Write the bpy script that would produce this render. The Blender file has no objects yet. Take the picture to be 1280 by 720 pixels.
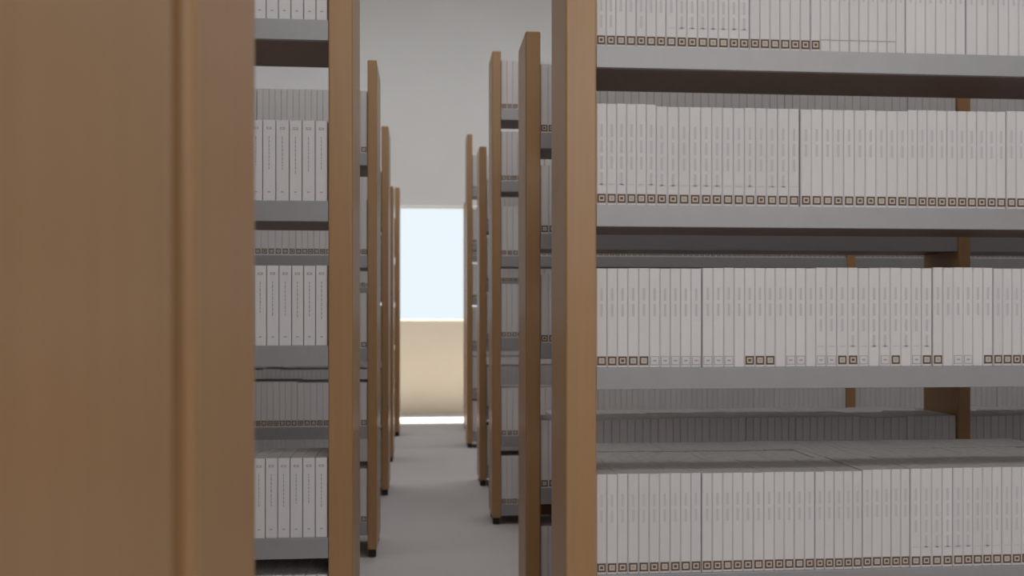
import bpy, math, random
from mathutils import Vector
random.seed(7)
scene=bpy.context.scene
F=1250.0; TH=math.atan(112/F); H0=392; CH=1.05
def px2x(px,Y): return Y*math.tan(math.atan((px-640)/F)+TH)

# ---------------- materials ----------------
def newmat(name):
    m=bpy.data.materials.new(name); m.use_nodes=True
    return m,m.node_tree.nodes,m.node_tree.links,m.node_tree.nodes['Principled BSDF']
def plain(name,col,rough=.6,metal=0,noise=0.0,nscale=30,bump=0.0,spec=.4):
    m,N,L,B=newmat(name)
    B.inputs['Roughness'].default_value=rough; B.inputs['Metallic'].default_value=metal
    B.inputs['Specular IOR Level'].default_value=spec
    tc=N.new('ShaderNodeTexCoord'); nz=N.new('ShaderNodeTexNoise'); nz.inputs['Scale'].default_value=nscale
    nz.inputs['Detail'].default_value=5
    L.new(tc.outputs['Object'],nz.inputs['Vector'])
    r=N.new('ShaderNodeValToRGB')
    a=[max(0,c*(1-noise)) for c in col]; b=[min(1,c*(1+noise)) for c in col]
    r.color_ramp.elements[0].color=(*a,1); r.color_ramp.elements[1].color=(*b,1)
    r.color_ramp.elements[0].position=.3; r.color_ramp.elements[1].position=.7
    L.new(nz.outputs['Fac'],r.inputs['Fac']); L.new(r.outputs['Color'],B.inputs['Base Color'])
    if bump>0:
        bp=N.new('ShaderNodeBump'); bp.inputs['Strength'].default_value=bump; bp.inputs['Distance'].default_value=.01
        L.new(nz.outputs['Fac'],bp.inputs['Height']); L.new(bp.outputs['Normal'],B.inputs['Normal'])
    return m
def wood(name,c1,c2,rough=.42):
    m,N,L,B=newmat(name)
    tc=N.new('ShaderNodeTexCoord'); mp=N.new('ShaderNodeMapping'); mp.inputs['Scale'].default_value=(40,40,1.6)
    nz=N.new('ShaderNodeTexNoise'); nz.inputs['Scale'].default_value=1.4; nz.inputs['Detail'].default_value=6; nz.inputs['Distortion'].default_value=.6
    L.new(tc.outputs['Object'],mp.inputs['Vector']); L.new(mp.outputs['Vector'],nz.inputs['Vector'])
    r=N.new('ShaderNodeValToRGB'); r.color_ramp.elements[0].color=(*c1,1); r.color_ramp.elements[1].color=(*c2,1)
    r.color_ramp.elements[0].position=.25; r.color_ramp.elements[1].position=.75
    L.new(nz.outputs['Fac'],r.inputs['Fac']); L.new(r.outputs['Color'],B.inputs['Base Color'])
    B.inputs['Roughness'].default_value=rough
    return m
M_wood=wood('oak_veneer',(.39,.218,.096),(.43,.247,.110),.36)
M_under=wood('shelf_underside_shaded_wood',(.14,.062,.030),(.20,.092,.044),.4)  # dark brown also carries the shade and wood reflections under the metal shelves
M_lip=plain('grey_shelf_metal',(.36,.353,.362),.38,.2,.02,20)
M_page=plain('book_block_grey',(.46,.44,.43),.8,0,.1,60)
M_lab=plain('label_brown',(.14,.082,.046),.6)
M_lab2=plain('label_pale',(.62,.55,.49),.6)
M_txt=plain('spine_print_grey',(.42,.405,.40),.7)
M_emb=plain('spine_embossing',(.61,.59,.59),.7)
M_dark=plain('rubber_dark',(.03,.025,.02),.6)
M_floor=plain('grey_carpet',(.58,.55,.55),.95,0,.06,180,.15,.1)
M_wall=plain('painted_wall',(.75,.755,.755),.9,0,.02,2)
M_wallw=plain('cream_wall',(.84,.76,.61),.9,0,.02,2)
M_ceil=plain('ceiling_paint',(.70,.70,.69),.9,0,.02,2)
M_frame=plain('window_frame_paint',(.75,.75,.73),.5)
# book cover: tone by attribute
M_book,N,L,B=newmat('book_cover_white')
at=N.new('ShaderNodeAttribute'); at.attribute_name='tone'
r=N.new('ShaderNodeValToRGB'); r.color_ramp.elements[0].color=(.63,.605,.605,1); r.color_ramp.elements[1].color=(.77,.748,.745,1)
L.new(at.outputs['Fac'],r.inputs['Fac']); L.new(r.outputs['Color'],B.inputs['Base Color']); B.inputs['Roughness'].default_value=.6
BM=[M_book,M_page,M_lab,M_lab2,M_txt,M_emb]

# ---------------- helpers ----------------
def link(o,parent=None):
    scene.collection.objects.link(o)
    if parent: o.parent=parent
    return o
def boxmesh(name,boxes,mats,parent=None,bevel=0,seg=2):
    """boxes: (x0,x1,y0,y1,z0,z1,mi)"""
    V=[];Fc=[];mi=[]
    for (x0,x1,y0,y1,z0,z1,k) in boxes:
        if x0>x1: x0,x1=x1,x0
        n=len(V)
        V+=[(x0,y0,z0),(x1,y0,z0),(x1,y1,z0),(x0,y1,z0),(x0,y0,z1),(x1,y0,z1),(x1,y1,z1),(x0,y1,z1)]
        for f in [(0,3,2,1),(4,5,6,7),(0,1,5,4),(1,2,6,5),(2,3,7,6),(3,0,4,7)]:
            Fc.append(tuple(n+i for i in f)); mi.append(k)
    me=bpy.data.meshes.new(name); me.from_pydata(V,[],Fc); 
    for m in mats: me.materials.append(m)
    me.polygons.foreach_set('material_index',mi); me.update()
    o=bpy.data.objects.new(name,me); link(o,parent)
    if bevel:
        b=o.modifiers.new('bevel','BEVEL'); b.width=bevel; b.segments=seg; b.limit_method='ANGLE'
    return o

class Books:
    def __init__(s): s.V=[];s.F=[];s.mi=[];s.t=[]
    def face(s,idx,m,t): s.F.append(idx); s.mi.append(m); s.t.append(t)
    def quad(s,x0,x1,y,z0,z1,m):
        n=len(s.V); s.V+=[(x0,y,z0),(x1,y,z0),(x1,y,z1),(x0,y,z1)]; s.face((n,n+1,n+2,n+3),m,.5)
    def book(s,x0,x1,y0,z0,h,d,face,tone):
        # face=-1 : spine toward -Y
        w=x1-x0; c=min(.0022,w*.15)
        P=[(x0,d),(x0,c),(x0+c,0),(x1-c,0),(x1,c),(x1,d)]
        n=len(s.V)
        for z in (z0,z0+h):
            for (x,y) in P:
                s.V.append((x, y0+y if face<0 else y0+d-y, z))
        for i in range(6):
            j=(i+1)%6
            f=(n+i,n+j,n+6+j,n+6+i)
            if face>0: f=f[::-1]
            s.face(f,1 if i==5 else 0,tone)
        top=tuple(n+6+i for i in range(6)); bot=tuple(n+i for i in reversed(range(6)))
        if face>0: top,bot=top[::-1],bot[::-1]
        s.face(top,1,tone*.8); s.face(bot,0,tone)
    def make(s,name):
        me=bpy.data.meshes.new(name); me.from_pydata(s.V,[],s.F)
        for m in BM: me.materials.append(m)
        me.polygons.foreach_set('material_index',s.mi)
        a=me.attributes.new('tone','FLOAT','FACE'); a.data.foreach_set('value',s.t)
        me.update()
        return link(bpy.data.objects.new(name,me))

def fill(B,xa,xb,y0,z,d=.2,face=-1,pitch=.027,hh=.237,style='label',near=False,lab=None,var=.003):
    flip=xa>xb                      # run starts at the aisle end on either side
    if xa>xb: xa,xb=xb,xa
    x=xa+.002; grp=0; yf=y0; h=hh; tone=.5; w=pitch; g=0
    while True:
        if grp<=0:
            grp=random.randint(4,13); h=hh+random.uniform(-var,var); yf=y0+random.uniform(0,.004)
            tone=random.uniform(.45,.8); w=pitch*random.choice([1,1,1,.94,1.06]); g=random.choice([.0005,.0005,.002])
            gst=random.random()
        ww=w*random.uniform(.97,1.03)
        if x+ww>xb-.001:
            rem=xb-.001-x
            if rem<pitch*.35: break
            ww=rem
        hb=h+random.uniform(-.0006,.0006); t=min(1,max(0,tone+random.uniform(-.10,.10)))
        y=yf+random.uniform(0,.0010)
        gap=.0018 if style=='title' else .0006
        X=xa+xb-x-ww if flip else x
        B.book(X,X+ww-gap,y,z,hb,d-.010,face,t)
        if face<0:
            cx=X+ww/2-gap/2; yq=y-.0006
            lb=lab(cx) if lab else (1 if style=='label' else 0)
            s=min(.0215,ww*.82)/2
            if lb in(1,2):
                zz=z+.016
                if lb==1:
                    B.quad(cx-s,cx+s,yq,zz-.0108,zz+.0108,2)
                    B.quad(cx-s*.64,cx+s*.64,yq-.0003,zz-.0066,zz+.0066,3)
                    B.quad(cx-s*.36,cx+s*.36,yq-.0006,zz-.0030,zz+.0034,2 if random.random()<.5 else 4)
                else:
                    B.quad(cx-s,cx+s,yq,zz-.0108,zz+.0108,4)
                    B.quad(cx-s*.86,cx+s*.86,yq-.0003,zz-.0092,zz+.0092,0)
                    B.quad(cx-s*.4,cx+s*.4,yq-.0006,zz-.002,zz+.002,4)
            if near and style=='label':
                z1=z+hb*.80; n=random.choice([3,4]) if gst<.6 else 2
                for k in range(n):
                    zt=z1-k*hb*.16; B.quad(cx-.0030,cx+.0030,yq,zt-hb*.125,zt,5)
                if gst<.5: B.quad(cx-ww*.3,cx+ww*.3,yq,z+hb*.2,z+hb*.208,5)
            if lb==3:
                B.quad(cx-.004,cx+.003,yq,z+.19,z+.20,2); B.quad(cx-.003,cx+.003,yq,z+.15,z+.155,4)
                B.quad(X,X+ww-.001,yq,z+.028,z+.030,4)
            if style=='title':
                B.quad(cx-.007,cx+.007,yq,z+hb*.885,z+hb*.915,4)
                B.quad(cx-.004,cx+.004,yq-.0003,z+hb*.893,z+hb*.907,0)
                zt=z+hb*.80
                for k in range(9):
                    l=hb*random.uniform(.02,.05); B.quad(cx-.0013,cx+.0013,yq,zt-l,zt,4); zt-=l+hb*.012
                B.quad(cx-.004,cx+.004,yq,z+hb*.10,z+hb*.115,4)
        x+=ww; grp-=1
        if grp<=0: x+=g
        if x>xb-.004: break

def rack(y0,dep,x0,side,nb,height,levels,et=.045,bay=1.50,first=None,labs=None,near=False,style='label',pitch=.027,hh=.237,face=-1,double=False,name='bookcase',bd=.2,lip=.053,bev=.006):
    e=bpy.data.objects.new(name,None); link(e)
    B=Books()
    edges=[]; xs=[(x0,x0+side*et)]
    x=x0+side*et
    first=first or bay
    for b in range(nb):
        bw=first if b==0 else bay
        x1=x+side*bw
        xs.append((x1,x1+side*.045)); edges.append((x,x1)); x=x1+side*.045
    for i,(a,b) in enumerate(xs):
        boxmesh('upright_panel_%d'%(i+1),[(a,b,y0,y0+dep,.035,height,0)],[M_wood],e,bev,5)
    pb=[]
    for a,b in xs:
        m=(a+b)/2
        pb+= [(m-.015,m+.015,y0+.02,y0+.06,0,.036,0),(m-.015,m+.015,y0+dep-.06,y0+dep-.02,0,.036,0)]
    boxmesh('glide_feet',pb,[M_dark],e)
    bx=[];lp=[]
    for z in levels:
        for a,b in edges:
            bx.append((a,b,y0+.022,y0+dep-.012,z-lip+.001,z-.004,0))
            lp.append((a+side*.0005,b-side*.0005,y0+.006,y0+.022,z-lip,z,0))
            lp.append((a+side*.0005,b-side*.0005,y0+.022,y0+dep-.006,z-.004,z,0))
            lp.append((a+side*.0005,b-side*.0005,y0+dep-.012,y0+dep-.006,z-lip,z,0))
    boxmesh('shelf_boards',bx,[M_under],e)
    boxmesh('shelf_metal_trays',lp,[M_lip],e,.0012,2)
    for li,z in enumerate(levels):
        lab=labs.get(li) if labs else None
        h=hh[li] if isinstance(hh,(list,tuple)) else hh
        for a,b in edges:
            fill(B,a,b,y0+.012,z+.0005,bd,face,pitch,h,style,near,lab)
            if double:
                fill(B,a,b,y0+.012+bd+.01,z+.0005,dep-bd-.03,1,pitch,h,style,False,None)
    B.make('shelved_books')
    return e

# ---------------- right side ----------------
XR=.345
Y1=2.397
def L_top(x):
    if x<px2x(1025,Y1): return 1
    if x<px2x(1118,Y1): return 3
    return 0
def L_third(x):
    p=640+F*math.tan(math.atan(x/Y1)-TH)
    if p<820: return 1
    if p<905: return 2
    for a,b in((936,970),(1050,1070),(1112,1134),(1158,1178),(1228,1290)):
        if a<p<b: return 1
    return 2 if int(p/14)%3 else 0
rack(Y1,.27,XR,1,2,2.36,[.08,.413,.918,1.315,1.702,2.09],et=.076,bay=1.45,labs={2:L_third,4:L_top},near=True,hh=.245,pitch=.0262,bd=.245)
rack(2.70,.43,.425,1,2,.47,[.08,.413],et=.045,bay=1.45,double=True,face=-1,hh=.228,name='low_bookcase')
rack(3.34,.25,XR,1,3,2.0,[.10,.46,.95,1.32,1.66],et=.051,first=1.47,bay=1.45,hh=.23)
rack(3.61,.28,.425,1,2,.50,[.10,.455],et=.045,bay=1.43,hh=.222,name='low_bookcase')
rack(4.95,.26,XR,1,3,2.355,[.10,.44,.93,1.337,1.71,2.067],et=.044,first=1.78,bay=1.45,hh=[.24,.24,.27,.25,.25,.24])
rack(6.07,.26,XR,1,3,2.067,[.10,.46,.90,1.24,1.60],et=.044,hh=.27)
rack(7.80,.26,XR,1,2,2.45,[.10,.44,.81,1.17,1.60,2.02],et=.044,hh=.27)
rack(8.95,.26,XR+.03,1,2,2.05,[.10,.46,.83,1.20,1.57],et=.044,hh=.28)
# ---------------- left side ----------------
XL=-.195
rack(.40,.41,XL,-1,1,2.14,[.10,.42,.96,1.367,1.76],et=.05,bay=1.4,bev=.010)
rack(.875,.325,XL,-1,1,2.14,[.10,.42,.96,1.367,1.76],et=.05,bay=1.4,bev=.010)
rack(2.84,.33,XL,-1,2,2.25,[.09,.42,.96,1.367,1.876],et=.068,bay=1.45,near=True,style='title',pitch=.034,hh=.224,bd=.22,lip=.058)
rack(4.33,.38,XL,-1,2,2.14,[.15,.565,.90,1.30,1.74],et=.040,bay=1.45,double=False,bd=.22,hh=[.23,.19,.24,.24,.27])
rack(5.80,.36,XL,-1,2,2.13,[.10,.46,.83,1.20,1.60],et=.040,hh=.27)
rack(7.10,.30,XL-.01,-1,2,1.95,[.10,.46,.83,1.20,1.57],et=.040,hh=.27)
rack(8.60,.36,XL,-1,2,2.13,[.10,.46,.83,1.20,1.60],et=.040,hh=.27)

# ---------------- room ----------------
WX0,WX1,WY0,WY1,CZ=-4.2,6.0,-3.2,10.6,4.9
boxmesh('floor',[(WX0-.2,WX1+.2,WY0-.2,WY1+.25,-.1,0,0)],[M_floor])
boxmesh('ceiling',[(WX0-.2,WX1+.2,WY0-.2,WY1+.25,CZ,CZ+.1,0)],[M_ceil])
boxmesh('wall_left',[(WX0-.2,WX0,WY0,WY1,0,CZ,0)],[M_wall])
boxmesh('wall_right',[(WX1,WX1+.2,WY0,WY1,0,CZ,0)],[M_wall])
boxmesh('wall_back',[(WX0-.2,WX1+.2,WY0-.2,WY0,0,CZ,0)],[M_wall])
a,b,z0,z1=-2.2,2.4,.97,2.19
T=.12
boxmesh('wall_far',[(WX0-.2,a,WY1,WY1+T,0,CZ,0),(b,WX1+.2,WY1,WY1+T,0,CZ,0),(a,b,WY1,WY1+T,z1,CZ,0),(a,b,WY1,WY1+T,0,z0,1)],[M_wall,M_wallw])
f0,f1=WY1+T-.03,WY1+T-.005
boxmesh('window_1',[(a,b,f0,f1,z0,z0+.02,0),(a,b,f0,f1,z1-.02,z1,0),(a,a+.04,f0,f1,z0,z1,0),(b-.04,b,f0,f1,z0,z1,0),(-.95,-.91,f0,f1,z0,z1,0),(1.25,1.29,f0,f1,z0,z1,0)],[M_frame])

# ---------------- light ----------------
w=bpy.data.worlds.new('sky'); scene.world=w; w.use_nodes=True
bg=w.node_tree.nodes['Background']; bg.inputs['Color'].default_value=(.85,.95,1,1); bg.inputs['Strength'].default_value=.98
def area(name,loc,rot,sx,sy,p,col=(1,1,1)):
    l=bpy.data.lights.new(name,'AREA'); l.shape='RECTANGLE'; l.size=sx; l.size_y=sy; l.energy=p; l.color=col
    o=bpy.data.objects.new(name,l); o.location=loc; o.rotation_euler=rot; link(o); return o
area('rear_fill_light',(1.6,-3.0,2.9),(math.radians(82),0,0),5,2.2,86,(1,.98,.97))  # added fill lamp before a solid wall, no window here; brightens book spines
area('ceiling_light',(.8,3.9,4.8),(0,0,0),6,.8,36,(1,.98,.965))
area('ceiling_light',(.8,7.6,4.8),(0,0,0),6,2,84,(1,.99,.98))
area('ceiling_light',(.8,.9,4.8),(0,0,0),6,.8,42,(1,.98,.965))
s=bpy.data.lights.new('sun','SUN'); s.energy=20; s.angle=.09; s.color=(1,.94,.84)
so=bpy.data.objects.new('sun',s); so.rotation_euler=(math.radians(-26),0,math.radians(4)); so.location=(0,14,8); link(so)

# ---------------- camera ----------------
cam=bpy.data.cameras.new('camera'); co=bpy.data.objects.new('camera',cam); link(co)
co.location=(0,0,CH); co.rotation_euler=(math.radians(90),0,-TH)
cam.sensor_width=36; cam.lens=36*F/1280; cam.shift_y=32/1280; cam.clip_start=.05
cam.dof.use_dof=True; cam.dof.focus_distance=2.8; cam.dof.aperture_fstop=3.4
scene.camera=co
scene.view_settings.view_transform='Standard'
